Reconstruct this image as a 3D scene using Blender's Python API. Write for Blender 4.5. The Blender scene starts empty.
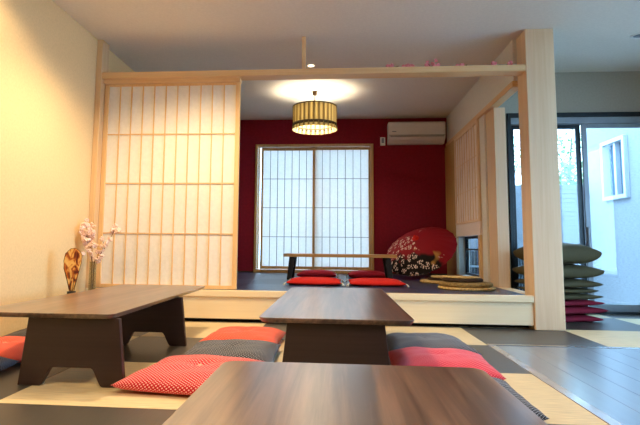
import bpy, bmesh, math, random
from mathutils import Vector, Matrix
random.seed(7)
PI = math.pi
S = bpy.context.scene
COL = S.collection

# ------------------------------------------------------------------ materials
def lin(c):
    r = []
    for v in c:
        v = v / 255.0
        r.append(v / 12.92 if v <= 0.04045 else ((v + 0.055) / 1.055) ** 2.4)
    return (r[0], r[1], r[2], 1.0)

def base(name):
    m = bpy.data.materials.new(name); m.use_nodes = True
    nt = m.node_tree
    return m, nt, nt.nodes['Principled BSDF']

def N(nt, kind, **kw):
    n = nt.nodes.new(kind)
    for k, v in kw.items():
        if k in n.inputs: n.inputs[k].default_value = v
        else: setattr(n, k, v)
    return n

def ramp(nt, fac, stops):
    r = nt.nodes.new('ShaderNodeValToRGB')
    el = r.color_ramp.elements
    while len(el) < len(stops): el.new(0.5)
    for e, (p, c) in zip(el, stops): e.position = p; e.color = c
    nt.links.new(fac, r.inputs[0])
    return r.outputs[0]

def mapping(nt, scale, coord='Object', rot=(0, 0, 0)):
    tc = nt.nodes.new('ShaderNodeTexCoord')
    mp = nt.nodes.new('ShaderNodeMapping')
    mp.inputs['Scale'].default_value = scale
    mp.inputs['Rotation'].default_value = rot
    nt.links.new(tc.outputs[coord], mp.inputs['Vector'])
    return mp.outputs[0]

def bump(nt, bs, h, strength=0.1, dist=0.01):
    b = N(nt, 'ShaderNodeBump', Strength=strength, Distance=dist)
    nt.links.new(h, b.inputs['Height']); nt.links.new(b.outputs[0], bs.inputs['Normal'])

def plain(name, c, rough=0.6, metal=0.0, var=0.04, scale=8.0, bmp=0.0, spec=0.5):
    m, nt, bs = base(name)
    v = mapping(nt, (scale,) * 3)
    n = N(nt, 'ShaderNodeTexNoise', Scale=1.0, Detail=3.0); nt.links.new(v, n.inputs['Vector'])
    a = lin([max(0, x * (1 - var)) for x in c]); b = lin([min(255, x * (1 + var)) for x in c])
    nt.links.new(ramp(nt, n.outputs['Fac'], [(0.3, a), (0.7, b)]), bs.inputs['Base Color'])
    bs.inputs['Roughness'].default_value = rough; bs.inputs['Metallic'].default_value = metal
    bs.inputs['Specular IOR Level'].default_value = spec
    if bmp: bump(nt, bs, n.outputs['Fac'], bmp)
    return m

def wood(name, c1, c2, axis='Y', rough=0.45, fine=55.0, spec=0.5, lo=0.3, hi=0.72, coat=0.0):
    m, nt, bs = base(name)
    sc = {'X': (1.2, fine, fine), 'Y': (fine, 1.2, fine), 'Z': (fine, fine, 1.2)}[axis]
    v = mapping(nt, sc)
    n = N(nt, 'ShaderNodeTexNoise', Scale=1.0, Detail=5.0, Roughness=0.65, Distortion=0.4); nt.links.new(v, n.inputs['Vector'])
    v2 = mapping(nt, tuple(x * 0.16 for x in sc))
    n2 = N(nt, 'ShaderNodeTexNoise', Scale=1.0, Detail=2.0); nt.links.new(v2, n2.inputs['Vector'])
    mx = N(nt, 'ShaderNodeMath', operation='MULTIPLY_ADD'); mx.inputs[1].default_value = 0.55
    h = N(nt, 'ShaderNodeMath', operation='MULTIPLY'); h.inputs[1].default_value = 0.45
    nt.links.new(n2.outputs['Fac'], h.inputs[0]); nt.links.new(n.outputs['Fac'], mx.inputs[0]); nt.links.new(h.outputs[0], mx.inputs[2])
    nt.links.new(ramp(nt, mx.outputs[0], [(lo, lin(c1)), (hi, lin(c2))]), bs.inputs['Base Color'])
    bs.inputs['Roughness'].default_value = rough; bs.inputs['Specular IOR Level'].default_value = spec
    bs.inputs['Coat Weight'].default_value = coat; bs.inputs['Coat Roughness'].default_value = 0.3
    bump(nt, bs, n.outputs['Fac'], 0.04, 0.002)
    return m

def tatami(name, c, along='X', rough=0.55, spec=0.4):
    m, nt, bs = base(name)
    v = mapping(nt, (1, 1, 1))
    w = N(nt, 'ShaderNodeTexWave', Scale=70.0, Distortion=0.6); w.bands_direction = along
    nt.links.new(v, w.inputs['Vector'])
    v2 = mapping(nt, (9, 90, 9) if along == 'Y' else (90, 9, 9))
    n = N(nt, 'ShaderNodeTexNoise', Scale=1.0, Detail=3.0); nt.links.new(v2, n.inputs['Vector'])
    nt.links.new(ramp(nt, n.outputs['Fac'], [(0.25, lin([x * .92 for x in c])), (0.75, lin([min(255, x * 1.06) for x in c]))]), bs.inputs['Base Color'])
    bs.inputs['Roughness'].default_value = rough; bs.inputs['Specular IOR Level'].default_value = spec
    bump(nt, bs, w.outputs['Fac'], 0.12, 0.002)
    return m

def dotted(name, c, dot, scale=52.0, thr=0.25, coord='UV'):
    m, nt, bs = base(name)
    v = mapping(nt, (scale, scale, 1), coord, (0, 0, PI / 4))
    vo = N(nt, 'ShaderNodeTexVoronoi', Scale=1.0, Randomness=0.0); vo.voronoi_dimensions = '2D'
    nt.links.new(v, vo.inputs['Vector'])
    n = N(nt, 'ShaderNodeTexNoise', Scale=300.0); nt.links.new(mapping(nt, (1, 1, 1)), n.inputs['Vector'])
    nt.links.new(ramp(nt, vo.outputs['Distance'], [(thr - .05, lin(dot)), (thr + .07, lin(c))]), bs.inputs['Base Color'])
    bs.inputs['Roughness'].default_value = 0.85; bs.inputs['Specular IOR Level'].default_value = 0.2
    bs.inputs['Sheen Weight'].default_value = 0.15
    bump(nt, bs, n.outputs['Fac'], 0.15, 0.002)
    return m

def paper(name, c, trans=0.35):
    m = bpy.data.materials.new(name); m.use_nodes = True; nt = m.node_tree
    nt.nodes.clear()
    out = nt.nodes.new('ShaderNodeOutputMaterial')
    v = mapping(nt, (3, 3, 3))
    n = N(nt, 'ShaderNodeTexNoise', Scale=12.0, Detail=6.0); nt.links.new(v, n.inputs['Vector'])
    col = ramp(nt, n.outputs['Fac'], [(0.3, lin([x * .97 for x in c])), (0.7, lin(c))])
    d = nt.nodes.new('ShaderNodeBsdfDiffuse'); t = nt.nodes.new('ShaderNodeBsdfTranslucent')
    mx = N(nt, 'ShaderNodeMixShader'); mx.inputs[0].default_value = trans
    nt.links.new(col, d.inputs[0]); nt.links.new(col, t.inputs[0])
    nt.links.new(d.outputs[0], mx.inputs[1]); nt.links.new(t.outputs[0], mx.inputs[2]); nt.links.new(mx.outputs[0], out.inputs[0])
    return m

def glass(name, tint=(0.93, 0.97, 0.98, 1)):
    m = bpy.data.materials.new(name); m.use_nodes = True; nt = m.node_tree
    nt.nodes.clear()
    out = nt.nodes.new('ShaderNodeOutputMaterial')
    tr = nt.nodes.new('ShaderNodeBsdfTransparent'); tr.inputs[0].default_value = tint
    gl = N(nt, 'ShaderNodeBsdfGlossy', Roughness=0.02)
    fr = N(nt, 'ShaderNodeLayerWeight', Blend=.12)
    mx = nt.nodes.new('ShaderNodeMixShader')
    pw = N(nt, 'ShaderNodeMath', operation='MULTIPLY_ADD'); pw.inputs[1].default_value = .5; pw.inputs[2].default_value = .04
    nt.links.new(fr.outputs['Facing'], pw.inputs[0]); nt.links.new(pw.outputs[0], mx.inputs[0]); nt.links.new(tr.outputs[0], mx.inputs[1]); nt.links.new(gl.outputs[0], mx.inputs[2])
    nt.links.new(mx.outputs[0], out.inputs[0])
    return m

def emit(name, c, strength):
    m = bpy.data.materials.new(name); m.use_nodes = True; nt = m.node_tree
    nt.nodes.clear()
    out = nt.nodes.new('ShaderNodeOutputMaterial')
    e = nt.nodes.new('ShaderNodeEmission'); e.inputs[0].default_value = lin(c); e.inputs[1].default_value = strength
    nt.links.new(e.outputs[0], out.inputs[0])
    return m

def stucco(name, c, row=0.05):
    m, nt, bs = base(name)
    v = mapping(nt, (1, 1, 1))
    n = N(nt, 'ShaderNodeTexNoise', Scale=14.0, Detail=5.0)
    nt.links.new(mapping(nt, (1, 1.0, 9.0)), n.inputs['Vector'])
    nt.links.new(ramp(nt, n.outputs['Fac'], [(0.35, lin([x * .88 for x in c])), (0.6, lin(c))]), bs.inputs['Base Color'])
    bs.inputs['Roughness'].default_value = 0.9
    bump(nt, bs, n.outputs['Fac'], 0.3, 0.01)
    return m

M = {}
M['cream'] = plain('cream_wallpaper', (236, 208, 158), 0.9, var=.02, scale=60, bmp=.05, spec=.2)
M['ceiling'] = plain('white_ceiling_paper', (226, 222, 214), 0.9, var=.015, scale=50, bmp=.04, spec=.2)
M['greige'] = plain('greige_wallpaper', (176, 170, 156), 0.9, var=.02, scale=50, spec=.2)
M['red_wall'] = plain('crimson_plaster', (130, 24, 42), 0.85, var=.06, scale=30, bmp=.08, spec=.2)
M['wood_x'] = wood('hinoki_along_beam', (214, 172, 118), (238, 205, 156), 'X', 0.5)
M['wood_y'] = wood('hinoki_depth', (214, 172, 118), (238, 205, 156), 'Y', 0.5)
M['wood_z'] = wood('hinoki_upright', (214, 174, 124), (238, 207, 162), 'Z', 0.5)
M['pillar'] = wood('pale_hinoki_pillar', (220, 184, 144), (240, 212, 176), 'Z', 0.5, fine=40)
M['board'] = wood('pale_board', (236, 214, 172), (244, 226, 190), 'X', 0.45)
M['frame'] = wood('honey_window_frame', (176, 132, 74), (204, 164, 104), 'Z', 0.5)
M['shoji_bar'] = wood('shoji_lattice_wood', (220, 176, 118), (238, 200, 146), 'Z', 0.5)
M['shoji_bar_backlit'] = wood('backlit_lattice_wood', (128, 112, 104), (150, 134, 124), 'Z', 0.5)  # greyed wood colour carries the backlit darkness of the bars
M['shoji_paper'] = paper('shoji_paper', (250, 246, 238), 0.16)
M['window_paper'] = paper('window_shoji_paper', (242, 236, 230), 0.43)
M['pinkish_paper'] = paper('side_shoji_paper', (244, 228, 220), 0.05)
M['walnut_y'] = wood('walnut_top', (62, 42, 34), (140, 110, 94), 'Y', 0.29, fine=30, spec=1.0, coat=.7, lo=.42, hi=.60)
M['espresso'] = wood('espresso_leg', (40, 26, 26), (58, 40, 40), 'X', 0.42, fine=60, spec=.45)
M['tatami_light'] = tatami('natural_tatami', (222, 202, 160), 'Y')
M['tatami_dark'] = tatami('charcoal_tatami', (72, 67, 62), 'X', .38, .75)
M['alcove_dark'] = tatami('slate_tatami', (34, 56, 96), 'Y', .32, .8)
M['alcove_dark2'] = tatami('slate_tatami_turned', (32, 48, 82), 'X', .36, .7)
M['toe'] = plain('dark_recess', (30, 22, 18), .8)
M['floor_wood'] = wood('reflection_tinted_floorboards', (98, 108, 124), (120, 132, 148), 'Y', 0.25, fine=16, spec=1.0, coat=1.0)  # base lightened and blued to stand in for the window's reflection
M['rail_metal'] = plain('satin_rail', (190, 190, 192), .25, .9)
M['edge_strip'] = plain('pale_edge_strip', (190, 190, 196), .2, .5)
M['red_dot'] = dotted('red_dotted_cotton', (202, 28, 48), (246, 200, 196))
M['coral_dot'] = dotted('coral_dotted_cotton', (222, 58, 40), (248, 160, 130), 46, .26)
M['pink_dot'] = dotted('rose_dotted_cotton', (206, 40, 66), (244, 130, 140), 46, .30)
M['navy_dot'] = dotted('navy_dotted_cotton', (24, 28, 42), (186, 190, 202), 46, .24)
M['grey_dot'] = dotted('charcoal_dotted_cotton', (44, 44, 48), (120, 120, 122), 46, .26)
M['scarlet'] = plain('scarlet_cotton', (206, 34, 24), .8, var=.06, scale=90, bmp=.1, spec=.2)
M['maroon_a'] = plain('crimson_cotton', (166, 20, 40), .8, var=.06, scale=90, bmp=.1, spec=.2)
M['olive'] = plain('olive_brown_cotton', (76, 68, 44), .75, var=.06, scale=90, bmp=.1, spec=.3)
M['maroon'] = plain('maroon_cotton', (122, 22, 44), .8, var=.06, scale=90, bmp=.1, spec=.25)
M['tassel'] = plain('ivory_thread', (226, 214, 190), .9)
M['black'] = plain('black_lacquer', (14, 12, 12), .6)
M['pine_edge'] = wood('pale_tabletop', (176, 126, 66), (202, 154, 92), 'X', .4)
M['straw'] = plain('woven_straw', (198, 166, 106), .9, var=.18, scale=60, bmp=.3)
M['straw_dark'] = plain('dark_rush', (58, 40, 28), .9, var=.2, scale=60, bmp=.3)
M['straw_olive'] = plain('olive_rush', (140, 114, 66), .9, var=.2, scale=60, bmp=.3)
M['ac'] = plain('ac_plastic', (222, 220, 218), .45, var=.01)
M['ac_dark'] = plain('ac_slot', (90, 88, 88), .5)
M['white'] = plain('white_enamel', (236, 236, 234), .5, var=.01)
M['lampwire'] = plain('bronze_metal', (70, 52, 30), .4, .7)
M['band'] = plain('dark_brown_band', (62, 46, 26), .7)
M['alu'] = plain('dark_bronze_aluminium', (34, 44, 50), .35, .4)
M['alu_grey'] = plain('grey_aluminium', (140, 150, 160), .4, .3)
M['glass'] = glass('window_glass')
M['vase_glass'] = glass('clear_vase_glass', (.86, .86, .78, 1))
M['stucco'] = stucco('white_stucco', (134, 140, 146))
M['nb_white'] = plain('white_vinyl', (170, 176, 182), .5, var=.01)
M['nb_glass'] = plain('neighbour_glass', (84, 104, 122), .15, var=.05)
M['slat'] = plain('grey_blue_slat', (130, 138, 146), .6)
M['paving'] = plain('pale_paving', (214, 214, 210), .9, var=.05, scale=4)
M['leaf'] = plain('pale_green_leaf', (120, 160, 110), .6, var=.2)
M['bark'] = plain('bark', (120, 108, 96), .9, var=.2)
M['petal'] = plain('pale_pink_petal', (250, 216, 200), .8, var=.05, scale=40)
M['petal_hot'] = plain('rose_petal', (236, 148, 164), .8, var=.1, scale=40)
M['twig'] = plain('brown_twig', (110, 80, 48), .8)
M['bulb'] = emit('warm_bulb_glow', (255, 236, 206), 110.0)
M['dl'] = emit('downlight_glow', (255, 226, 180), 6.0)

def shade_mat():
    m = bpy.data.materials.new('pleated_gold_fabric'); m.use_nodes = True; nt = m.node_tree; nt.nodes.clear()
    out = nt.nodes.new('ShaderNodeOutputMaterial')
    n = N(nt, 'ShaderNodeTexNoise', Scale=30.0, Detail=4.0); nt.links.new(mapping(nt, (1, 1, .3)), n.inputs['Vector'])
    gr = nt.nodes.new('ShaderNodeTexGradient'); gr.gradient_type = 'RADIAL'; nt.links.new(mapping(nt, (1, 1, 1)), gr.inputs[0])
    mm = N(nt, 'ShaderNodeMath', operation='MULTIPLY'); mm.inputs[1].default_value = 28.0; nt.links.new(gr.outputs[1], mm.inputs[0])
    fc = N(nt, 'ShaderNodeMath', operation='FRACT'); nt.links.new(mm.outputs[0], fc.inputs[0])
    col = ramp(nt, fc.outputs[0], [(0.0, lin((84, 66, 36))), (0.22, lin((168, 154, 114))), (0.6, lin((204, 192, 150))), (0.98, lin((142, 126, 90)))])  # fold shade painted into the fabric colour, one dark stripe per pleat
    d = nt.nodes.new('ShaderNodeBsdfDiffuse'); t = nt.nodes.new('ShaderNodeBsdfTranslucent')
    nt.links.new(col, d.inputs[0]); nt.links.new(col, t.inputs[0])
    mx = nt.nodes.new('ShaderNodeMixShader'); mx.inputs[0].default_value = .40
    nt.links.new(d.outputs[0], mx.inputs[1]); nt.links.new(t.outputs[0], mx.inputs[2]); nt.links.new(mx.outputs[0], out.inputs[0])
    return m
M['shade'] = shade_mat()

def amber_mat():
    m, nt, bs = base('amber_fan_paper')
    n = N(nt, 'ShaderNodeTexNoise', Scale=16.0, Detail=2.0, Distortion=1.2); nt.links.new(mapping(nt, (1.6, 1.6, .7)), n.inputs['Vector'])
    nt.links.new(ramp(nt, n.outputs['Fac'], [(0.36, lin((96, 32, 14))), (0.46, lin((186, 96, 26))), (0.54, lin((226, 170, 82))), (0.75, lin((236, 196, 120)))]), bs.inputs['Base Color'])
    bs.inputs['Roughness'].default_value = .35
    return m
M['amber'] = amber_mat()

def parasol_mat():
    # red field, a black field round one side of the rim with white cherry flowers and gold patches, pattern in object space
    m, nt, bs = base('painted_parasol_paper')
    v = mapping(nt, (1, 1, 1))
    sep = nt.nodes.new('ShaderNodeSeparateXYZ'); nt.links.new(v, sep.inputs[0])
    nz = N(nt, 'ShaderNodeTexNoise', Scale=5.0, Detail=2.0); nt.links.new(v, nz.inputs['Vector'])
    # field = -y + noise
    a = N(nt, 'ShaderNodeMath', operation='MULTIPLY_ADD'); a.inputs[1].default_value = .35
    nt.links.new(nz.outputs['Fac'], a.inputs[0])
    neg = N(nt, 'ShaderNodeMath', operation='MULTIPLY'); neg.inputs[1].default_value = -1.0
    nt.links.new(sep.outputs['Y'], neg.inputs[0]); nt.links.new(neg.outputs[0], a.inputs[2])
    field = ramp(nt, a.outputs[0], [(0.41, lin((140, 14, 30))), (0.45, lin((20, 12, 14)))])
    g = N(nt, 'ShaderNodeTexNoise', Scale=4.2, Detail=1.0); nt.links.new(mapping(nt, (1, 1, 0)), g.inputs['Vector'])
    gm = ramp(nt, g.outputs['Fac'], [(0.60, (0, 0, 0, 1)), (0.63, (1, 1, 1, 1))])
    low = ramp(nt, a.outputs[0], [(0.33, (0, 0, 0, 1)), (0.40, (1, 1, 1, 1))])
    gl = N(nt, 'ShaderNodeMath', operation='MULTIPLY'); nt.links.new(gm, gl.inputs[0]); nt.links.new(low, gl.inputs[1])
    m1 = N(nt, 'ShaderNodeMix', data_type='RGBA'); nt.links.new(gl.outputs[0], m1.inputs[0]); nt.links.new(field, m1.inputs[6]); m1.inputs[7].default_value = lin((176, 128, 62))
    vo = N(nt, 'ShaderNodeTexVoronoi', Scale=15.0); vo.voronoi_dimensions = '2D'; nt.links.new(v, vo.inputs['Vector'])
    vo2 = N(nt, 'ShaderNodeTexVoronoi', Scale=48.0); vo2.voronoi_dimensions = '2D'; nt.links.new(v, vo2.inputs['Vector'])
    f1 = ramp(nt, vo.outputs['Distance'], [(0.30, (1, 1, 1, 1)), (0.40, (0, 0, 0, 1))])
    f2 = ramp(nt, vo2.outputs['Distance'], [(0.34, (1, 1, 1, 1)), (0.44, (0, 0, 0, 1))])
    pn = N(nt, 'ShaderNodeTexNoise', Scale=3.4, Detail=1.0); nt.links.new(mapping(nt, (1, 1, 0), rot=(0, 0, 1.0)), pn.inputs['Vector'])
    pa = N(nt, 'ShaderNodeMath', operation='MULTIPLY_ADD'); pa.inputs[1].default_value = .45
    sx = N(nt, 'ShaderNodeMath', operation='MULTIPLY_ADD'); sx.inputs[1].default_value = -.9; nt.links.new(sep.outputs['X'], sx.inputs[0]); nt.links.new(neg.outputs[0], sx.inputs[2])
    nt.links.new(sx.outputs[0], pa.inputs[0]); nt.links.new(pn.outputs['Fac'], pa.inputs[2])
    f3 = ramp(nt, pa.outputs[0], [(0.52, (0, 0, 0, 1)), (0.56, (1, 1, 1, 1))])
    p1 = N(nt, 'ShaderNodeMath', operation='MULTIPLY'); nt.links.new(f1, p1.inputs[0]); nt.links.new(f2, p1.inputs[1])
    p2 = N(nt, 'ShaderNodeMath', operation='MULTIPLY'); nt.links.new(p1.outputs[0], p2.inputs[0]); nt.links.new(f3, p2.inputs[1])
    m2 = N(nt, 'ShaderNodeMix', data_type='RGBA'); nt.links.new(p2.outputs[0], m2.inputs[0]); nt.links.new(m1.outputs[2], m2.inputs[6]); m2.inputs[7].default_value = lin((232, 206, 190))
    nt.links.new(m2.outputs[2], bs.inputs['Base Color'])
    bs.inputs['Roughness'].default_value = .7; bs.inputs['Specular IOR Level'].default_value = .2
    return m
M['parasol'] = parasol_mat()

# ------------------------------------------------------------------ mesh helpers
class MB:
    def __init__(s): s.bm = bmesh.new(); s.uv = None
    def box(s, x0, x1, y0, y1, z0, z1, mi=0):
        v = [s.bm.verts.new(p) for p in ((x0, y0, z0), (x1, y0, z0), (x1, y1, z0), (x0, y1, z0), (x0, y0, z1), (x1, y0, z1), (x1, y1, z1), (x0, y1, z1))]
        for q in ((0, 3, 2, 1), (4, 5, 6, 7), (0, 1, 5, 4), (1, 2, 6, 5), (2, 3, 7, 6), (3, 0, 4, 7)):
            s.bm.faces.new([v[i] for i in q]).material_index = mi
        return s
    def prism(s, pts, fn, mi=0):
        """pts: 2-D outline; fn(p, t) -> 3-D for t = 0, 1"""
        a = [s.bm.verts.new(fn(p, 0)) for p in pts]; b = [s.bm.verts.new(fn(p, 1)) for p in pts]
        n = len(pts)
        s.bm.faces.new(a); s.bm.faces.new(b[::-1])
        for i in range(n): s.bm.faces.new((a[i], b[i], b[(i + 1) % n], a[(i + 1) % n])).material_index = mi
        return s
    def lathe(s, prof, n=32, c=(0, 0, 0), smooth=True, wob=None, closed=False):
        rings = []
        for r, z in prof:
            if r < 1e-6: rings.append([s.bm.verts.new((c[0], c[1], c[2] + z))])
            else:
                rings.append([s.bm.verts.new((c[0] + (r + (wob(k, z) if wob else 0)) * math.cos(2 * PI * k / n), c[1] + (r + (wob(k, z) if wob else 0)) * math.sin(2 * PI * k / n), c[2] + z)) for k in range(n)])
        for a, b in zip(rings, rings[1:]):
            for k in range(n):
                k2 = (k + 1) % n
                vs = [a[0], b[k2], b[k]] if len(a) == 1 else ([a[k], a[k2], b[0]] if len(b) == 1 else [a[k], a[k2], b[k2], b[k]])
                if len(a) == 1 and len(b) == 1: continue
                f = s.bm.faces.new(vs); f.smooth = smooth
        return s
    def tube(s, pts, r, n=8, r1=None):
        pts = [Vector(p) for p in pts]; rings = []
        for i, p in enumerate(pts):
            d = (pts[min(i + 1, len(pts) - 1)] - pts[max(i - 1, 0)]).normalized()
            u = d.cross(Vector((0, 0, 1)))
            if u.length < 1e-3: u = d.cross(Vector((1, 0, 0)))
            u.normalize(); w = d.cross(u)
            rr = r if r1 is None else r + (r1 - r) * i / (len(pts) - 1)
            rings.append([s.bm.verts.new(p + rr * (math.cos(2 * PI * k / n) * u + math.sin(2 * PI * k / n) * w)) for k in range(n)])
        for a, b in zip(rings, rings[1:]):
            for k in range(n):
                s.bm.faces.new((a[k], a[(k + 1) % n], b[(k + 1) % n], b[k])).smooth = True
        s.bm.faces.new(rings[0]); s.bm.faces.new(rings[-1][::-1])
        return s
    def ball(s, c, r, sub=1, sq=(1, 1, 1)):
        g = bmesh.ops.create_icosphere(s.bm, subdivisions=sub, radius=r)
        for v in g['verts']:
            v.co = Vector((v.co.x * sq[0], v.co.y * sq[1], v.co.z * sq[2])) + Vector(c)
            for f in v.link_faces: f.smooth = True
        return s
    def build(s, name, mats, parent=None, bevel=0, seg=2, loc=None, weld=False):
        bmesh.ops.recalc_face_normals(s.bm, faces=s.bm.faces)
        me = bpy.data.meshes.new(name); s.bm.to_mesh(me); s.bm.free()
        for m in (mats if isinstance(mats, (list, tuple)) else [mats]): me.materials.append(m)
        o = bpy.data.objects.new(name, me); COL.objects.link(o)
        if parent: o.parent = parent
        if loc: o.location = loc
        if bevel:
            b = o.modifiers.new('bevel', 'BEVEL'); b.width = bevel; b.segments = seg; b.limit_method = 'ANGLE'; b.angle_limit = math.radians(40)
        return o

def tag(o, label=None, cat=None, group=None, kind=None):
    if label: o['label'] = label
    if cat: o['category'] = cat
    if group: o['group'] = group
    if kind: o['kind'] = kind
    return o
def thing(name, label, cat, loc=(0, 0, 0), rot=(0, 0, 0), group=None):
    o = bpy.data.objects.new(name, None); COL.objects.link(o)
    o.location = loc; o.rotation_euler = rot; o.empty_display_size = .05
    return tag(o, label, cat, group)
def struct(o, label, cat): return tag(o, label, cat, None, 'structure')
def dup(root, loc, rotz, label, group=None):
    r = root.copy(); COL.objects.link(r); r.location = loc; r.rotation_euler = (0, 0, rotz); r['label'] = label
    if group: r['group'] = group
    for ch in list(root.children):
        c = ch.copy(); COL.objects.link(c); c.parent = r
        for g in ch.children:
            d = g.copy(); COL.objects.link(d); d.parent = c
    return r

# ------------------------------------------------------------------ room shell
CE = 2.625        # ceiling
XL = -2.28        # left wall
YB = 7.90         # red back wall
XA = 1.63         # alcove right wall, inner face
XO = 1.77         # its outer face
YW = 5.88         # glass door wall
XR, YF = 3.75, -2.6
ZP = 0.283        # raised floor
YS = 4.654        # front of the step

# main tatami floor: half mats in a chequer
T = 0.8425
f = MB()
GX, GY = 1.06, 3.898
def mats_grid(mb, x0, x1, y0, y1, gx, gy, z, t, gap=.0015, par=0):
    i0 = math.floor((x0 - gx) / t); i1 = math.ceil((x1 - gx) / t)
    j0 = math.floor((y0 - gy) / t); j1 = math.ceil((y1 - gy) / t)
    for i in range(i0, i1):
        for j in range(j0, j1):
            a, b = max(x0, gx + i * t), min(x1, gx + (i + 1) * t); c, d = max(y0, gy + j * t), min(y1, gy + (j + 1) * t)
            if b - a < .01 or d - c < .01: continue
            mb.box(a + gap, b - gap, c + gap, d - gap, z - .02, z, (i + j + par) % 2)
mats_grid(f, XL, 1.06, YF, GY, GX, GY, 0, T, par=1)
mats_grid(f, XL, 1.06, GY, 4.80, GX, GY, 0, T, par=1)
mats_grid(f, 1.06, XR, 3.935, YW, GX, GY, 0, T, par=1)
f.box(XL, XR, YF, YW + .1, -.12, -.021, 2)
struct(f.build('floor', [M['tatami_light'], M['tatami_dark'], M['toe']]), 'chequered floor of half mats, pale straw beside charcoal', 'floor')
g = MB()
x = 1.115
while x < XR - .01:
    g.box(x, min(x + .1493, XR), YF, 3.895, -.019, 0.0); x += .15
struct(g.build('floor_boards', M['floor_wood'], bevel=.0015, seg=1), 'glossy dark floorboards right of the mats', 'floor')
struct(MB().box(1.061, 1.113, YF, 3.895, -.019, .002).build('trim_1', M['edge_strip'], bevel=.002), 'pale strip edging the mats along the glossy floorboards', 'floor trim')
struct(MB().box(1.061, XR, 3.8975, 3.934, -.019, .005).build('trim_2', M['rail_metal'], bevel=.002), 'thin metal rail crossing the floor in front of the pillar', 'floor rail')

# raised alcove floor
g = MB(); mats_grid(g, XL, XA, 4.72, YB, .74, 4.72, ZP, T)
g.box(XL, XA, 4.86, YB, .02, ZP - .021, 1)
struct(g.build('floor_raised', [M['alcove_dark'], M['alcove_dark2']]), 'raised slate blue mat floor of the alcove', 'floor')
struct(MB().box(XL, 1.655, YS, 4.718, .228, ZP + .001).build('trim_3', M['board'], bevel=.004), 'pale wooden nosing along the top of the step', 'step trim')
struct(MB().box(XL, 1.655, YS + .018, 4.70, .037, .228).build('trim_4', M['board']), 'pale wooden riser board under the step nosing', 'step board')
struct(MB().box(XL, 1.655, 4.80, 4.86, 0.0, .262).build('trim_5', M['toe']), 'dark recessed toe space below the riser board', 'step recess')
struct(MB().box(XA + .001, 1.755, 4.90, 5.598, .0, ZP + .001).build('trim_6', M['board'], bevel=.003), 'pale wooden edge of the raised floor behind the pillar', 'step trim')

# walls
def wall(name, mat, axis, plane, thick, u0, u1, z0, z1, holes, label):
    """axis 'X': wall runs along X at y = plane..plane+thick; 'Y': along Y at x = plane..plane+thick"""
    mb = MB(); us = sorted({u0, u1, *[h[0] for h in holes], *[h[1] for h in holes]})
    for a, b in zip(us, us[1:]):
        hs = sorted([(h[2], h[3]) for h in holes if h[0] <= a and h[1] >= b]); z = z0
        for c, d in hs + [(z1, z1)]:
            if c > z:
                if axis == 'X': mb.box(a, b, plane, plane + thick, z, c)
                else: mb.box(plane, plane + thick, a, b, z, c)
            z = d
    return struct(mb.build(name, mat), label, 'wall')
wall('wall_left', M['cream'], 'Y', XL - .12, .119, YF, YB + .12, -.02, CE, [], 'cream wallpapered wall on the left')
wall('wall_back', M['red_wall'], 'X', YB, .12, XL, XO, 0, CE, [(-1.225, .525, .312, 2.212)], 'crimson back wall of the raised alcove')
wall('wall_alcove_side', M['ceiling'], 'Y', XA + .001, XO - XA - .002, 4.90, YB - .001, 2.225, CE, [], 'pale wall above the lintel on the alcove side')
wall('wall_alcove_side_low', M['ceiling'], 'Y', XA + .001, XO - XA - .002, 5.90, YB - .001, 0, 2.165, [(6.16, 7.25, .33, .83)], 'wall beside the alcove with the low opening')
wall('wall_right_rear', M['greige'], 'X', YW, .12, XO + .001, XR, 0, CE, [(1.863, 3.47, .005, 2.168)], 'greige wall above the sliding glass door')
wall('wall_right', M['greige'], 'Y', XR, .12, YF, YW + .12, -.02, CE, [(.6, 4.4, .3, 2.2)], 'greige right side wall')
wall('wall_front', M['cream'], 'X', YF - .12, .119, XL, XR, -.02, CE, [], 'cream wall behind the viewer')
g = MB().box(XL - .12, XO, YF - .12, YB + .12, CE + .001, CE + .1).box(XO, XR + .12, YF - .12, YW + .12, CE + .001, CE + .1)
struct(g.build('ceiling', M['ceiling']), 'flat white papered ceiling', 'ceiling')
struct(MB().box(XA + .02, XO - .002, 5.60, 5.898, .0, 2.164).build('trim_7', M['pillar'], bevel=.004), 'broad pale wooden post between the alcove wall and the glass door', 'post')
struct(MB().box(1.612, 1.70, 4.88, YB - .002, 2.167, 2.224).build('trim_8', M['wood_y'], bevel=.003), 'wooden lintel running back from the pillar along the alcove side', 'lintel')
struct(MB().box(1.60, XA, 7.31, YB - .002, ZP + .002, 2.165).box(1.61, 1.629, 7.30, 7.31, ZP + .002, 2.165).build('trim_9', M['frame'], bevel=.003), 'honey wooden corner post beside the red wall', 'post')
struct(MB().box(XL + .003, XA - .035, YB - .014, YB - .001, ZP + .001, ZP + .022).build('baseboard_back', M['band']), 'thin dark baseboard under the red wall', 'baseboard')
struct(MB().box(1.66, 1.905, YS, 4.885, 0.0, CE - .001).build('pillar', M['pillar'], bevel=.006), 'square pale wooden pillar at the right end of the step', 'pillar')
struct(MB().box(XL + .057, 1.658, YS, 4.80, 2.243, 2.30).build('beam', M['wood_x'], bevel=.004), 'long pale wooden beam over the alcove opening', 'beam')
struct(MB().box(XL + .057, -.903, YS + .05, 4.80, 2.208, 2.242).build('trim_10', M['wood_x'], bevel=.003), 'grooved head rail under the beam above the sliding screen', 'head rail')
struct(MB().box(XL + .001, XL + .055, YS + .0, 4.80, ZP + .002, CE - .001).build('trim_11', M['wood_z'], bevel=.003), 'slender wooden post at the left wall beside the screen', 'post')
struct(MB().box(-.327, -.291, 4.70, 4.742, 2.301, CE - .001).build('trim_12', M['wood_z'], bevel=.003), 'short thin wooden strut between beam and ceiling', 'strut')

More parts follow.
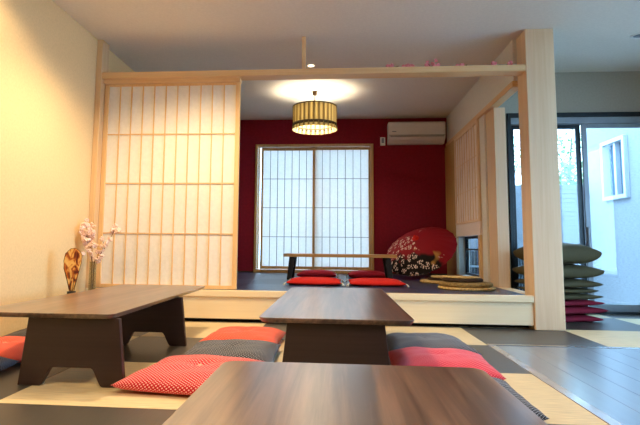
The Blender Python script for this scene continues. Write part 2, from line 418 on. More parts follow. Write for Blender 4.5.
# ------------------------------------------------------------------ shoji screens
def shoji(root, x0, x1, z0, z1, cols, rows, st=.03, bw=.008, th=.03, mbar=None, mpap=None, mlat=None, toprail=.03, botrail=.03, names=('stile', 'rail', 'lattice', 'paper')):
    """built in the root's space: x across, z up, y = 0 the face towards the viewer"""
    mbar = mbar or M['shoji_bar']; mpap = mpap or M['shoji_paper']
    for a in (x0, x1 - st): MB().box(a, a + st, 0, th, z0, z1).build(names[0], mbar, root, bevel=.002)
    MB().box(x0 + st, x1 - st, .001, th - .001, z1 - toprail, z1).build(names[1], mbar, root, bevel=.002)
    MB().box(x0 + st, x1 - st, .001, th - .001, z0, z0 + botrail).build(names[1], mbar, root, bevel=.002)
    lb = MB(); a, b, c, d = x0 + st, x1 - st, z0 + botrail, z1 - toprail
    for i in range(1, cols):
        x = a + (b - a) * i / cols; lb.box(x - bw / 2, x + bw / 2, .006, .015, c, d)
    for j in range(1, rows):
        z = c + (d - c) * j / rows; lb.box(a, b, .0075, .0155, z - bw / 2, z + bw / 2)
    lb.build(names[2], mlat or mbar, root)
    MB().box(a, b, .0165, .0175, c, d).build(names[3], mpap, root)

d = thing('door_1', 'large sliding paper screen with pale wooden lattice at the left of the alcove', 'paper screen', (0, 4.735, 0)); d['kind'] = 'structure'
shoji(d, -2.222, -.905, ZP + .003, 2.206, 11, 4, st=.042, bw=.010, toprail=.018, botrail=.033)

# back window
w = thing('window_1', 'wide window of two translucent paper screens in the red wall', 'window', (0, YB, 0)); w['kind'] = 'structure'
fr = MB().box(-1.248, -1.212, -.035, .10, .284, 2.232).box(.505, .543, -.035, .10, .284, 2.232).box(-1.212, .505, -.035, .10, 2.196, 2.232).box(-1.212, .505, -.035, .10, .284, .333)
fr.build('window_frame', M['frame'], w, bevel=.003)
e = MB().box(-1.21, -1.185, .075, .095, .335, 2.195).box(.478, .503, .075, .095, .335, 2.195).box(-.36, -.31, .075, .095, .335, 2.195)
e.build('sash', M['white'], w)
MB().box(-1.185, .478, .083, .087, .335, 2.195).build('pane', M['glass'], w)
for (a, b, yy) in ((-1.165, -.325, .032), (-.372, .503, .004)):
    p = bpy.data.objects.new('paper_screen', None); COL.objects.link(p); p.parent = w; p.location = (0, yy, 0); p.empty_display_size = .05
    shoji(p, a, b, .336, 2.192, 7, 4, st=.032, bw=.008, th=.026, mbar=M['frame'], mlat=M['shoji_bar_backlit'], mpap=M['window_paper'], toprail=.044, botrail=.045)

# small side shoji + low opening in the alcove's right wall (x runs along world -Y)
d = thing('window_2', 'tall narrow paper screen over the low side opening of the alcove', 'window', (XA - .004, 0, 0), (0, 0, -PI / 2)); d['kind'] = 'structure'
# local x -> world -y ; local y -> world +x
def side(o): return o
shoji(side(d), -7.29, -6.09, .985, 2.163, 9, 3, st=.05, bw=.006, th=.028, mbar=M['pillar'], mlat=M['pillar'], mpap=M['pinkish_paper'], toprail=.04, botrail=.03)
d.location = (XA - .030, 0, 0)
MB().box(-7.29, -6.09, .006, .029, .83, .983).build('apron_panel', M['pinkish_paper'], d)
MB().box(-7.30, -7.25, .0, .029, ZP + .002, .829).box(-6.16, -6.09, .0, .029, ZP + .002, .829).box(-7.25, -6.16, .0, .029, ZP + .002, .328).build('window_frame', M['wood_z'], d, bevel=.002)
MB().box(-7.249, -6.161, .125, .131, .331, .829).build('pane', M['glass'], d)
MB().box(-7.249, -7.215, .108, .148, .331, .829).box(-6.195, -6.161, .108, .148, .331, .829).box(-7.215, -6.195, .108, .148, .331, .36).box(-7.215, -6.195, .108, .148, .80, .829).box(-7.215, -6.195, .108, .148, .655, .675).build('sash', M['alu'], d)

# sliding glass door
d = thing('door_2', 'dark framed sliding glass door behind the cushion stack', 'glass door', (0, YW, 0)); d['kind'] = 'structure'
MB().box(1.864, 1.904, -.03, .10, .006, 2.166).box(3.43, 3.469, -.03, .10, .006, 2.166).box(1.904, 3.43, -.03, .10, 2.115, 2.166).box(1.904, 3.43, -.03, .10, .006, .03).build('door_frame', M['alu'], d, bevel=.003)
MB().box(1.905, 3.429, -.02, .09, 2.045, 2.114).build('head_rail', M['alu_grey'], d, bevel=.003)
for (a, b, yy, hand) in ((1.905, 2.664, .045, 0), (2.662, 3.429, .005, 1)):
    s_ = MB().box(a, a + .05, yy, yy + .03, .031, 2.044).box(b - .05, b, yy, yy + .03, .031, 2.044).box(a + .05, b - .05, yy, yy + .03, 2.0, 2.044).box(a + .05, b - .05, yy, yy + .03, .031, .105)
    so = s_.build('sash', M['alu_grey'] if hand else M['alu'], d, bevel=.003)
    MB().box(a + .05, b - .05, yy + .012, yy + .018, .105, 2.0).build('pane', M['glass'], so)
    if hand: MB().box(2.670, 2.694, -.018, .0048, .70, .92).build('handle', M['alu_grey'], so, bevel=.006)
    else: tag(so, 'darker rear sash')

# right wall window, out of view, added to supply daylight
d = thing('added_window_3', 'clear window added out of view in the right wall for daylight', 'window', (XR, 0, 0)); d['kind'] = 'structure'
MB().box(-.02, .1, .6, .64, .3, 2.2).box(-.02, .1, 4.36, 4.4, .3, 2.2).box(-.02, .1, 2.48, 2.52, .34, 2.16).box(-.02, .1, .64, 4.36, .3, .34).box(-.02, .1, .64, 4.36, 2.16, 2.2).build('window_frame', M['alu'], d)
MB().box(.05, .056, .64, 4.36, .34, 2.16).build('pane', M['glass'], d)

# ------------------------------------------------------------------ low tables
def rounded(x0, x1, y0, y1, r, n=6):
    P = []
    for cx, cy, a0 in ((x1 - r, y0 + r, -PI / 2), (x1 - r, y1 - r, 0), (x0 + r, y1 - r, PI / 2), (x0 + r, y0 + r, PI)):
        for k in range(n + 1):
            a = a0 + PI / 2 * k / n; P.append((cx + r * math.cos(a), cy + r * math.sin(a)))
    return P
def leg_panel(y0, y1, dx=0):
    o = [(-.265, 0), (-.158, 0)]
    for k in range(7):
        t = k / 6; s_ = t * t * (3 - 2 * t); o.append((-.158 + .062 * t, .088 * s_))
    for k in range(7):
        t = 1 - k / 6; s_ = t * t * (3 - 2 * t); o.append((.158 - .062 * t, .088 * s_))
    o += [(.265, 0), (.228, .324), (-.228, .324)]
    out = []
    for p in o:
        if not out or (abs(out[-1][0] - p[0]) + abs(out[-1][1] - p[1])) > 1e-5: out.append(p)
    return MB().prism(out, lambda p, t: (p[0] + dx, y0 + (y1 - y0) * t, p[1]))
def make_table(label, loc, rot=0, dx=0):
    t = thing('low_table', label, 'low table', loc, (0, 0, rot), 'walnut low tables on the mats')
    MB().prism(rounded(-.362, .362, 0, 1.86, .04), lambda p, k: ((p[0], p[1], .35) if k else (p[0] * .962, .93 + (p[1] - .93) * .985, .3255))).build('tabletop', M['walnut_y'], t, bevel=.004, seg=3)
    leg_panel(.05, .085, dx).build('leg', M['espresso'], t, bevel=.004)
    leg_panel(1.11, 1.145, dx).build('leg', M['espresso'], t, bevel=.004)
    MB().box(dx - .02, dx + .02, .086, 1.109, .26, .324).build('stretcher', M['espresso'], t)
    return t
t1 = make_table('brown low table in the middle, in front of the step, reflecting the window', (-.006, 2.46, 0))
make_table('low table beside the cream wall, seen with its arched dark legs', (-1.42, 2.445, 0), .008, .145)
dup(t1, (.038, -.32, 0), 0.0, 'low table closest to the viewer, its grained walnut top cut off by the photo edge')

# alcove table
t = thing('long_low_table', 'pale topped low table with black legs in the alcove before the window', 'low table', (.03, 6.28, ZP))
MB().box(-.67, .67, 0, .46, .272, .308).build('tabletop', M['pine_edge'], t, bevel=.004)
for sx in (-1, 1):
    for yy in (.03, .39):
        MB().prism([(sx * .60, .271), (sx * .535, .271), (sx * .575, 0.0), (sx * .63, 0.0)], lambda p, k: (p[0], yy + .04 * k, p[1])).build('leg', M['black'], t, bevel=.004)

# ------------------------------------------------------------------ cushions
def cushion_mesh(name, mat, a=.27, h=.085, zm=.03, n=26, bow=.05, seed=0, tuft=True, wr=.004, fat=.55):
    rnd = random.Random(seed); ph = [rnd.uniform(0, 6.28) for _ in range(6)]
    bm = bmesh.new(); uvl = bm.loops.layers.uv.new('UVMap')
    def pt(u, v, top):
        x = a * u * (1 - bow * (1 - v * v)); y = a * v * (1 - bow * (1 - u * u))
        s_ = max(0.0, (1 - u ** 4) * (1 - v ** 4)); s_ = s_ ** fat
        edge = zm * (1.0 + .35 * (u * u * v * v))
        if top:
            d_ = math.exp(-((u * u + v * v) / .035)) * .32 if tuft else 0
            z = edge + (h - zm) * s_ * (1 - d_) * (1 - .18 * (u * u + v * v) * .5)
            z += wr * s_ * (math.sin(7 * u + ph[0] + 2 * v) * math.sin(5 * v + ph[1]) + .6 * math.sin(13 * v + ph[2] - 4 * u))
        else: z = edge * (1 - s_ ** .7)
        return (x, y, z)
    G = {}
    for top in (1, 0):
        for i in range(n + 1):
            for j in range(n + 1):
                u, v = -math.cos(PI * i / n), -math.cos(PI * j / n)
                u = .5 * u + .5 * (-1 + 2 * i / n); v = .5 * v + .5 * (-1 + 2 * j / n)
                if top == 0 and (i in (0, n) or j in (0, n)): G[0, i, j] = G[1, i, j]; continue
                G[top, i, j] = bm.verts.new(pt(u, v, top))
    for top in (1, 0):
        for i in range(n):
            for j in range(n):
                q = [(i, j), (i + 1, j), (i + 1, j + 1), (i, j + 1)]
                if not top: q = q[::-1]
                fc = bm.faces.new([G[(top,) + k] for k in q]); fc.smooth = True
                for lp, k in zip(fc.loops, q): lp[uvl].uv = (k[0] / n, k[1] / n)
    me = bpy.data.meshes.new(name); bm.to_mesh(me); bm.free(); me.materials.append(mat)
    return me
def cushion(name, label, mat, loc, rot, group, seed=0, tassels=False, **kw):
    me = cushion_mesh('cushion', mat, seed=seed, **kw)
    o = bpy.data.objects.new(name, me); COL.objects.link(o); o.location = loc; o.rotation_euler = (0, 0, rot)
    tag(o, label, 'floor cushion', group)
    a = kw.get('a', .27); zm = kw.get('zm', .03) * 1.35
    if tassels:
        for sx, sy in ((-1, -1), (1, -1), (1, 1), (-1, 1)):
            tb = MB()
            for k in range(5):
                an = math.atan2(sy, sx) + (k - 2) * .22
                tb.tube([(sx * a * .99, sy * a * .99, zm), (sx * a + .014 * math.cos(an), sy * a + .014 * math.sin(an), zm - .008), (sx * a + .028 * math.cos(an), sy * a + .028 * math.sin(an), .006)], .0032, 6)
            tb.build('tassel', M['tassel'], o)
    else:
        h = kw.get('h', .085)
        zt = zm / 1.35 + (h - zm / 1.35) * .68
        tf = MB()
        for an in (PI / 4, -PI / 4):
            c, s_ = math.cos(an) * .016, math.sin(an) * .016
            tf.tube([(-c, -s_, zt + .004), (0, 0, zt + .008), (c, s_, zt + .004)], .002, 6)
        tf.build('tuft', M['tassel'] if 'navy' not in mat.name and 'charcoal' not in mat.name else M['black'], o)
    return o
FG = 'dotted floor cushions round the low tables'
CN = 'floor_cushion'
cushion(CN, 'red white-dotted cushion with its pointed corner by the arched leg of the left table', M['red_dot'], (-.685, 2.66, 0), -.13, FG, 1, a=.31, h=.10)
cushion(CN, 'navy dotted cushion between two red ones, left of the middle table', M['navy_dot'], (-.632, 3.20, 0), .04, FG, 2, a=.28, h=.095)
cushion(CN, 'coral red dotted cushion nearest the step, left of the middle table', M['coral_dot'], (-.645, 3.73, 0), -.03, FG, 3, a=.265, h=.10)
cushion(CN, 'navy dotted cushion nearest the step, right of the middle table', M['navy_dot'], (.585, 3.62, 0), .05, FG, 4, a=.28, h=.10)
cushion(CN, 'rose red dotted cushion between two navy ones, right of the middle table', M['pink_dot'], (.57, 3.05, 0), -.05, FG, 5, a=.28, h=.105)
cushion(CN, 'navy cushion showing as a dark edge along the right side of the closest table', M['navy_dot'], (.53, 2.43, 0), -.02, FG, 6, a=.28, h=.10)
cushion(CN, 'charcoal cushion by the cream wall, farthest of the three behind the left table', M['grey_dot'], (-2.0, 3.62, 0), .0, FG, 7, a=.265, h=.10)
cushion(CN, 'orange red cushion by the cream wall between a navy and a charcoal one', M['coral_dot'], (-2.0, 3.09, 0), .02, FG, 8, a=.262, h=.10)
cushion(CN, 'navy cushion by the cream wall at the left edge of the photo', M['navy_dot'], (-2.0, 2.56, 0), -.03, FG, 9, a=.262, h=.10)
AG = 'red cushions at the alcove table'
cushion(CN, 'scarlet cushion with tassels in front of the alcove table, nearer the big screen', M['scarlet'], (-.235, 5.66, ZP), .0, AG, 11, True, a=.285, h=.07, tuft=False, wr=.0015, zm=.025)
cushion(CN, 'scarlet cushion with tassels in front of the alcove table, nearer the parasol', M['scarlet'], (.405, 5.66, ZP), .0, AG, 12, True, a=.285, h=.07, tuft=False, wr=.0015, zm=.025)
cushion(CN, 'crimson cushion behind the alcove table, on the big screen side', M['maroon_a'], (-.265, 7.03, ZP), .0, AG, 13, True, a=.26, h=.09, tuft=False, wr=.0015, zm=.025)
cushion(CN, 'crimson cushion behind the alcove table, on the parasol side', M['maroon_a'], (.40, 7.03, ZP), .0, AG, 14, True, a=.26, h=.09, tuft=False, wr=.0015, zm=.025)
# the stack by the glass door
SG = 'stacked cushions by the glass door'
words = ['lowest maroon cushion of the stack by the glass door', 'middle of the three maroon cushions in the stack by the glass door', 'uppermost maroon cushion in the stack, right under the olive ones',
         'lowest olive cushion, lying on the maroon ones in the stack', 'second olive cushion from below, smallest in the stack by the glass door', 'third olive cushion from below, middle of the five olive ones in the stack', 'fourth olive cushion from below, thick, under the top cushion of the stack', 'top olive cushion of the stack by the glass door, shining in the daylight']
zs = [0, .072, .148, .205, .262, .315, .400, .535, .735]
for k in range(8):
    h = zs[k + 1] - zs[k]
    cushion(CN, words[k], M['maroon'] if k < 3 else M['olive'], (2.15 + random.uniform(-.012, .012), 5.40 + random.uniform(-.01, .01), zs[k]), .34 + [0, .05, -.03, .04, .0, -.05, .03, -.02][k], SG, 20 + k,
            a=(.272, .295, .28, .28, .255, .28, .295, .285)[k], h=h * 1.03, fat=.48, zm=min(h * .45, .03 if k else .02) if k < 6 else h * .42, bow=.15, tuft=False, wr=.002 if k < 7 else .004, tassels=False)

# ------------------------------------------------------------------ straw mats
def straw(label, loc, r, h, mat, rim=None):
    o = MB().lathe([(0, 0), (r * .95, 0), (r, h * .3), (r, h * .7), (r * .95, h), (r * .75, h * .93), (r * .5, h * 1.0), (r * .25, h * .93), (0, h)], 48).build('round_straw_mat', mat, None, loc=loc)
    return tag(o, label, 'straw mat', 'round straw mats on the alcove floor')
straw('pale straw mat at the bottom of the front pile of round mats', (1.255, 5.30, ZP), .27, .028, M['straw'])
straw('thick olive rush mat in the middle of the front pile of round mats', (1.245, 5.31, ZP + .029), .255, .040, M['straw_olive'])
straw('dark brown round mat in the front pile, under the small pale lid mat', (1.235, 5.38, ZP + .071), .195, .030, M['straw_dark'])
straw('pale thin straw mat topping the front pile of round mats', (1.235, 5.42, ZP + .103), .175, .012, M['straw'])
straw('pale round mat lying at the back towards the parasol', (1.20, 6.20, ZP), .25, .03, M['straw'])
straw('dark round mat on the pale mat near the parasol', (1.24, 6.24, ZP + .032), .20, .022, M['straw_dark'])
straw('pale top mat of the rear pile near the parasol', (1.27, 6.24, ZP + .056), .19, .018, M['straw'])

# ------------------------------------------------------------------ parasol
PC = Vector((1.075, 6.95, .645))
n_ = Vector((-.38, -.55, .745)).normalized()
xa = Vector((0, 0, 1)).cross(n_).normalized(); ya = n_.cross(xa)
rotm = Matrix((xa, ya, n_)).transposed()
p = thing('paper_parasol', 'open red and black paper parasol with white blossoms resting on the alcove floor', 'parasol', PC, rotm.to_euler())
R_, H_ = .475, .21; nr = 24
def cone(off):
    bm = bmesh.new()
    rings = []
    for k in range(9):
        t = k / 8; r = .012 + (R_ - .012) * t; z = H_ * (1 - t) ** .92 * 1.0 + .03 * math.sin(PI * t)
        rings.append([bm.verts.new(((r * (1 if i % 2 == 0 else 1 - .018 * t)) * math.cos(PI * i / nr), (r * (1 if i % 2 == 0 else 1 - .018 * t)) * math.sin(PI * i / nr), z + off)) for i in range(2 * nr)])
    for a, b in zip(rings, rings[1:]):
        for i in range(2 * nr): bm.faces.new((a[i], b[i], b[(i + 1) % (2 * nr)], a[(i + 1) % (2 * nr)]))
    return bm
c = MB(); c.bm.free(); c.bm = cone(0); co = c.build('canopy', M['parasol'], p)
so = co.modifiers.new('thick', 'SOLIDIFY'); so.thickness = .002
rb = MB()
for i in range(nr):
    a = 2 * PI * i / nr; pts = []
    for k in range(9):
        t = k / 8; r = .02 + (R_ - .025) * t; pts.append((r * math.cos(a), r * math.sin(a), H_ * (1 - t) ** .92 + .03 * math.sin(PI * t) - .006))
    rb.tube(pts, .0028, 5)
rb.build('ribs', M['black'], p)
st = MB()
for i in range(nr):
    a = 2 * PI * i / nr
    st.tube([(.25 * math.cos(a), .25 * math.sin(a), H_ * .5 ** .92 + .018), (.016 * math.cos(a), .016 * math.sin(a), -.04)], .0022, 5)
st.build('stretchers', M['frame'], p)
MB().tube([(0, 0, H_ + .02), (0, 0, -.42)], .0095, 10).build('handle', M['black'], p)
MB().lathe([(0, .045), (.010, .042), (.018, .02), (.042, .004), (.050, -.016), (.03, -.02)], 20, (0, 0, H_)).build('cap', M['scarlet'], p)

# ------------------------------------------------------------------ air conditioner, controller
t = thing('air_conditioner', 'white wall air conditioner high on the red wall by the corner', 'air conditioner', (1.165, YB, 2.212))
prof = [(0, .0), (-.10, .0), (-.185, .06), (-.215, .10), (-.22, .29), (-.195, .312), (0, .312)]
MB().prism(prof, lambda q, k: (-.412 + .824 * k, q[0], q[1])).build('body', M['ac'], t, bevel=.008, seg=3)
MB().prism([(-.187, .055), (-.217, .096), (-.2225, .094), (-.1925, .05)], lambda q, k: (-.385 + .77 * k, q[0], q[1])).build('outlet_slot', M['ac_dark'], t)
MB().prism([(-.192, .050), (-.196, .046), (-.226, .082), (-.223, .086)], lambda q, k: (-.39 + .78 * k, q[0], q[1])).build('louver', M['ac'], t)
MB().box(-.405, .405, -.2235, -.218, .104, .110).build('panel_seam', M['ac_dark'], t)
MB().box(-.36, -.30, -.2222, -.2195, .155, .168).build('badge', M['alu_grey'], t)
t = thing('wall_controller', 'small white controller on the red wall beside the air conditioner', 'controller', (.684, YB, 2.205))
MB().box(-.037, .037, -.028, 0, 0, .125).build('holder', M['white'], t, bevel=.005)
MB().box(-.018, .018, -.034, -.0285, .035, .11).build('remote', M['alu_grey'], t, bevel=.004)

# ------------------------------------------------------------------ pendant lamp
LX, LY, ZB, ZT = -.282, 6.45, 2.13, 2.425
t = thing('pendant_lamp', 'pleated gold drum pendant lamp hanging over the alcove', 'pendant lamp', (LX, LY, 0))
MB().box(-.028, .028, -.028, .028, CE - .05, CE - .001).build('ceiling_cup', M['lampwire'], t, bevel=.006)
MB().tube([(0, 0, CE - .05), (.001, 0, 2.5), (0, 0, 2.40), (0, 0, 2.36)], .005, 8).build('cord', M['lampwire'], t)
hk = MB(); hk.tube([(-.035 + .07 * k / 10, 0, 2.435 + .065 * math.sin(PI * k / 10)) for k in range(11)], .009, 8)
hk.build('hook', M['band'], t)
npl = 112
wob = lambda k, z: .009 * math.cos(PI * k / 2)
sh = MB().lathe([(.268, ZT), (.268, ZB + .075)], npl, smooth=False, wob=wob).build('shade', M['shade'], t)
sh.modifiers.new('thick', 'SOLIDIFY').thickness = .002
sk = MB().lathe([(.270, ZB + .058), (.277, ZB)], npl, smooth=False, wob=lambda k, z: .009 * math.cos(PI * k / 2)).build('skirt', M['shade'], t)
sk.modifiers.new('thick', 'SOLIDIFY').thickness = .002
MB().lathe([(.277, ZB + .04), (.277, ZB + .075), (.268, ZB + .075), (.268, ZB + .04), (.277, ZB + .04)], 64).build('band', M['band'], t)
MB().lathe([(.277, ZT - .008), (.277, ZT + .004), (.268, ZT + .004), (.268, ZT - .008), (.277, ZT - .008)], 64).build('top_rim', M['band'], t)
sp = MB()
for k in range(3):
    a = 2 * PI * k / 3 + .3; sp.tube([(0, 0, 2.40), (.272 * math.cos(a), .272 * math.sin(a), ZT - .004)], .004, 6)
sp.build('spider', M['lampwire'], t)
MB().lathe([(0, .0), (.03, .005), (.05, .03), (.055, .06), (.045, .10), (.022, .13), (.018, .16), (0, .16)], 24, (0, 0, 2.20)).build('bulb', M['bulb'], t)

# ------------------------------------------------------------------ downlights
def downlight(label, x, y, on=True, r=.045):
    t = thing('downlight', label, 'downlight', (x, y, CE), (0, 0, 0), 'round ceiling downlights')
    MB().lathe([(r * .72, -.001), (r * .74, -.006), (r, -.007), (r * 1.03, 0.0)], 32).build('ring', M['white'], t)
    MB().lathe([(0, -.0008), (r * .72, -.0008), (r * .72, -.0002), (0, -.0002)], 32).build('lens', M['dl'] if on else M['alu_grey'], t)
downlight('small round downlight in the ceiling above the beam', -.283, 5.495)
downlight('dark ringed downlight in the blue lit ceiling at the right edge of the photo', 2.745, 4.87, False, .07)

# ------------------------------------------------------------------ vase with blossom, fan ornament
t = tag(MB().lathe([(.0, .0), (.034, .0), (.034, .012), (.031, .02), (.029, .53), (.0265, .53), (.0275, .022), (0, .02)], 28).build('glass_vase', M['vase_glass'], None, loc=(-2.12, 4.45, 0)), 'slim clear glass vase by the cream wall behind the left table', 'vase')
def blossom_branch(label, tip, seed, spread, n, lo):
    rnd = random.Random(seed); b0 = Vector((-2.12 + rnd.uniform(-.008, .008), 4.45, .05)); tip = Vector(tip)
    mouth = Vector((-2.121 + (.012 if tip.x > -2.1 else -.008), 4.45, .53))
    P = [b0, mouth]
    for k in range(1, 6):
        q = mouth.lerp(tip, k / 5); q += Vector((rnd.uniform(-.012, .012), rnd.uniform(-.012, .012), 0)) if k < 5 else Vector(); P.append(q)
    o = thing('blossom_branch', label, 'blossom branch', b0, group='blossom branches in the vase')
    stm = MB().tube([q - b0 for q in P], .005, 6, .002)
    bl = MB()
    for k in range(n):
        u = lo + (1 - lo) * rnd.random() ** .7
        q = mouth.lerp(tip, u) + Vector((rnd.gauss(0, spread), rnd.gauss(0, spread), rnd.gauss(0, .025)))
        if q.x < XL + .04: q.x = XL + .04 + rnd.random() * .02
        if rnd.random() < .4: stm.tube([mouth.lerp(tip, u) - b0, q - b0], .0015, 4)
        r = rnd.uniform(.016, .023); nrm = Vector((rnd.gauss(0, 1), rnd.gauss(0, 1) - .7, rnd.gauss(0, 1))).normalized()
        e1 = nrm.orthogonal().normalized(); e2 = nrm.cross(e1)
        for j in range(5):
            a = 2 * PI * j / 5; c = q - b0 + (e1 * math.cos(a) + e2 * math.sin(a)) * r * .62
            bl.ball(c, r * .55, 1)
        bl.ball(q - b0 + nrm * r * .35, r * .3, 1)
    stm.build('stem', M['twig'], o)
    tag(bl.build('blossoms', M['petal'], o), None, None, None, 'stuff')
blossom_branch('fuller upright branch of pale pink blossom in the glass vase by the wall', (-2.205, 4.45, .86), 3, .030, 66, .08)
blossom_branch('sparser pale pink blossom branch leaning towards the big screen', (-1.93, 4.45, .815), 5, .018, 26, .05)

t = thing('fan_ornament', 'amber fan shaped ornament on a dark foot by the cream wall', 'ornament', (-2.07, 4.0, 0), (0, 0, .5))
out = [(-.018, .315), (-.045, .40), (-.078, .49), (-.082, .55), (-.070, .605), (-.025, .642), (.015, .648), (.060, .622), (.080, .59), (.074, .53), (.050, .44), (.020, .315)]
MB().prism([(q[0] * .8, q[1]) for q in out], lambda q, k: (q[0], -.004 + .008 * k, q[1])).build('fan_leaf', M['amber'], t)
rm = MB(); rm.tube([(q[0] * .8, 0, q[1]) for q in out], .004, 6).build('rim', M['lampwire'], t)
wr = MB()
for dx in (-.05, -.02, .02, .045): wr.tube([(0, -.006, .30), (dx * .5, -.006, .36), (dx, -.0065, .46)], .0018, 5)
wr.build('wires', M['lampwire'], t)
MB().lathe([(0, 0), (.055, 0), (.055, .012), (.012, .025), (.012, .285), (.032, .292), (.032, .312), (0, .314)], 28).build('stand', M['black'], t)

# pink sprigs on the beam
sx_ = [(.50, .0, 'leftmost of the pink flower sprigs on the beam'), (.64, .01, 'pink flower sprig on the beam, second from the left, low and wide'), (.86, .0, 'tallest pink flower sprig on the beam, with an upright twig'), (1.12, .0, 'small flat pink sprig on the beam right of the tall one'), (1.47, .0, 'pink sprig with two round blossoms on the beam beside the pillar')]
for i, (x, y, lb) in enumerate(sx_):
    rnd = random.Random(40 + i); o = thing('flower_sprig', lb, 'flower sprig', (x, 4.70, 2.301), group='pink flower sprigs on the beam')
    w_ = (.055, .05, .06, .045, .07)[i]
    tw = MB(); tw.tube([(-w_, 0, .008), (-w_ * .3, .005, .016), (w_ * .4, 0, .012), (w_, 0, .02)], .0035, 6)
    if i == 2: tw.tube([(.0, 0, .012), (.03, 0, .06)], .003, 6); tw.tube([(-.02, 0, .012), (-.045, 0, .045)], .003, 6)
    tw.build('twig', M['twig'], o)
    b = MB()
    spots = [(-w_, 0, .024), (w_, 0, .026)] if i == 4 else [(rnd.uniform(-w_, w_), rnd.uniform(-.012, .012), rnd.uniform(.014, .024 if i != 3 else .018)) for _ in range(6)]
    if i == 2: spots += [(.03, 0, .066), (-.045, 0, .05), (.0, 0, .04)]
    for q in spots:
        r = .027 if i == 4 else rnd.uniform(.015, .022)
        for j in range(5): a = 2 * PI * j / 5 + rnd.random(); b.ball((q[0] + r * .55 * math.cos(a), q[1] + rnd.uniform(-.005, .005), max(q[2] + r * .55 * math.sin(a), r * .56)), r * .55, 1)
    tag(b.build('blossoms', M['petal_hot'], o), None, None, None, 'stuff')

# ------------------------------------------------------------------ outside
struct(MB().box(-14, 16, YB + .121, 30, -.3, -.2).box(XO + .01, 16, YW + .121, YB + .121, -.3, -.2).box(XR + .121, 16, -12, YW + .121, -.3, -.2).box(-14, XR + .121, -12, YF - .13, -.3, -.2).build('ground', M['paving']), 'pale paved ground outside the glass door', 'ground')
b = thing('neighbour_house', 'white stucco house wall with a white window seen through the glass door', 'building', (4.2, 0, -.2))
def hb(*a): return MB().box(*a)
wl = MB(); y0, y1, z0, z1 = 7.90, 8.58, 1.63, 2.55
wl.box(0, 5, 4.0, y0, 0, 6.5).box(0, 5, y1, 9.3, 0, 6.5).box(0, 5, y0, y1, 0, z0).box(0, 5, y0, y1, z1, 6.5)
wl.build('wall', M['stucco'], b)
wf = MB().box(-.06, .09, y0, y0 + .06, z0, z1).box(-.06, .09, y1 - .06, y1, z0, z1).box(-.06, .09, y0 + .06, y1 - .06, z0, z0 + .06).box(-.06, .09, y0 + .06, y1 - .06, z1 - .06, z1).box(-.02, .09, (y0 + y1) / 2 - .03, (y0 + y1) / 2 + .03, z0 + .06, z1 - .06)
wfo = wf.build('window_frame', M['nb_white'], b, bevel=.005)
MB().box(.05, .06, y0 + .06, y1 - .06, z0 + .06, z1 - .06).build('pane', M['nb_glass'], wfo)
t = thing('slat_fence', 'pale grey horizontal slat fence outside the glass door', 'fence', (0, 9.25, -.2))
sl = MB(); z = .05
while z < 1.92: sl.box(1.95, 4.19, 0, .018, z, z + .068); z += .077
sl.box(1.95, 4.19, .012, .019, .05, 1.95); sl.build('slats', M['slat'], t)
for x in (2.0, 3.0, 4.05): MB().box(x - .03, x + .03, .02, .08, 0, 1.96).build('post', M['alu_grey'], t)
t = thing('bamboo_screen', 'dark upright bamboo screen seen through the low side opening', 'screen', (0, 8.0, -.2))
sb = MB(); x = 1.95
while x < 2.75: sb.tube([(x, 0, 0), (x, 0, .86 + .02 * math.sin(40 * x))], .021, 8); x += .045
sb.build('canes', M['alu'], t)
MB().box(1.93, 2.77, -.034, -.022, .60, .63).box(1.93, 2.77, -.034, -.022, .2, .23).build('crossbars', M['alu_grey'], t)
def tree(label, x, y, h, seed, rad, n):
    rnd = random.Random(seed); t = thing('garden_tree', label, 'tree', (x, y, -.2), group='trees beyond the fence')
    tr = MB(); tr.tube([(0, 0, 0), (.06, .02, h * .35), (-.03, .05, h * .65), (.02, 0, h * .85)], .06, 8, .02)
    lf = MB(); cl = []
    for k in range(11):
        a = rnd.uniform(0, 2 * PI); z0 = h * rnd.uniform(.3, .65); q = Vector((math.cos(a) * rad * rnd.uniform(.4, 1), math.sin(a) * rad * rnd.uniform(.3, .8), z0 + h * rnd.uniform(.08, .3)))
        tr.tube([(0, 0, z0), (q.x * .5, q.y * .5, (z0 + q.z) / 2 + .03), q], .022, 6, .006); cl.append(q)
    for k in range(n):
        q = rnd.choice(cl) + Vector((rnd.gauss(0, .2), rnd.gauss(0, .2), rnd.gauss(0, .12)))
        d1 = Vector((rnd.gauss(0, 1), rnd.gauss(0, 1), rnd.gauss(0, .5))).normalized(); d2 = d1.orthogonal().normalized(); s_ = rnd.uniform(.05, .08)
        v = [lf.bm.verts.new(q + d1 * s_), lf.bm.verts.new(q + d2 * s_ * .45), lf.bm.verts.new(q - d1 * s_), lf.bm.verts.new(q - d2 * s_ * .45)]
        lf.bm.faces.new(v)
    tr.build('trunk', M['bark'], t)
    tag(lf.build('foliage', M['leaf'], t), None, None, None, 'stuff')
tree('loose green tree beyond the fence, nearer the house', 4.75, 11.0, 3.7, 5, .8, 2400)
tree('loose green tree beyond the fence, showing beside the pillar', 4.25, 13.2, 3.9, 8, .7, 900)

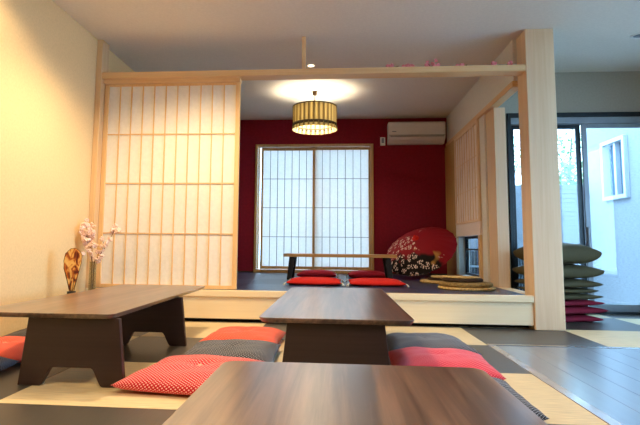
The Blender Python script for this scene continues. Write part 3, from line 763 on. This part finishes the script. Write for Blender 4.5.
# ------------------------------------------------------------------ light
W = bpy.data.worlds.new('daylight'); S.world = W; W.use_nodes = True
bg = W.node_tree.nodes['Background']; bg.inputs[0].default_value = (.42, .69, 1.0, 1); bg.inputs[1].default_value = 5.2
def lamp(name, kind, loc, energy, color, rot=(0, 0, 0), **kw):
    l = bpy.data.lights.new(name, kind); l.energy = energy; l.color = color
    for k, v in kw.items(): setattr(l, k, v)
    o = bpy.data.objects.new(name, l); COL.objects.link(o); o.location = loc; o.rotation_euler = rot
    return o
WARM = (1.0, .74, .43)
for (x, y, e) in ((-1.0, .6, 60), (.3, .2, 45), (.1, 3.4, 36), (-1.15, 3.6, 84)):  # unseen ceiling spots added as warm ambient fill, no fixtures modelled
    lamp('unseen_downlight_spot', 'SPOT', (x, y, CE - .02), e, WARM, spot_size=math.radians(140), spot_blend=.6, shadow_soft_size=.06)
lamp('unseen_downlight_spot', 'SPOT', (-1.7, 2.9, CE - .02), 20, WARM, spot_size=math.radians(152), spot_blend=.4, shadow_soft_size=.06)

# ------------------------------------------------------------------ camera
cam = bpy.data.cameras.new('camera'); co = bpy.data.objects.new('camera', cam); COL.objects.link(co); S.camera = co
right = Vector((0.99623113, 0.08614292, 0.01014608)); down = Vector((0.00122285, 0.10301314, -0.99467924)); fwd = Vector((-0.08672975, 0.99094283, 0.10251956))
mat = Matrix((right, -down, -fwd)).transposed().to_4x4(); mat.translation = Vector((0, 0, .68))
co.matrix_world = mat
cam.sensor_width = 36; cam.lens = 524.7037 / 640 * 36
cam.shift_x = (320 - 291.4496) / 640; cam.shift_y = -(212.5 - 192.2376) / 640
cam.clip_start = .02

S.view_settings.view_transform = 'Standard'; S.view_settings.look = 'None'; S.view_settings.gamma = 1; S.view_settings.exposure = 1.3
S.view_settings.use_curve_mapping = False
S.cycles.use_denoising = True
S.cycles.max_bounces = 10; S.cycles.diffuse_bounces = 6; S.cycles.transparent_max_bounces = 12
S.cycles.sample_clamp_indirect = 6.0
S.cycles.caustics_reflective = False; S.cycles.caustics_refractive = False
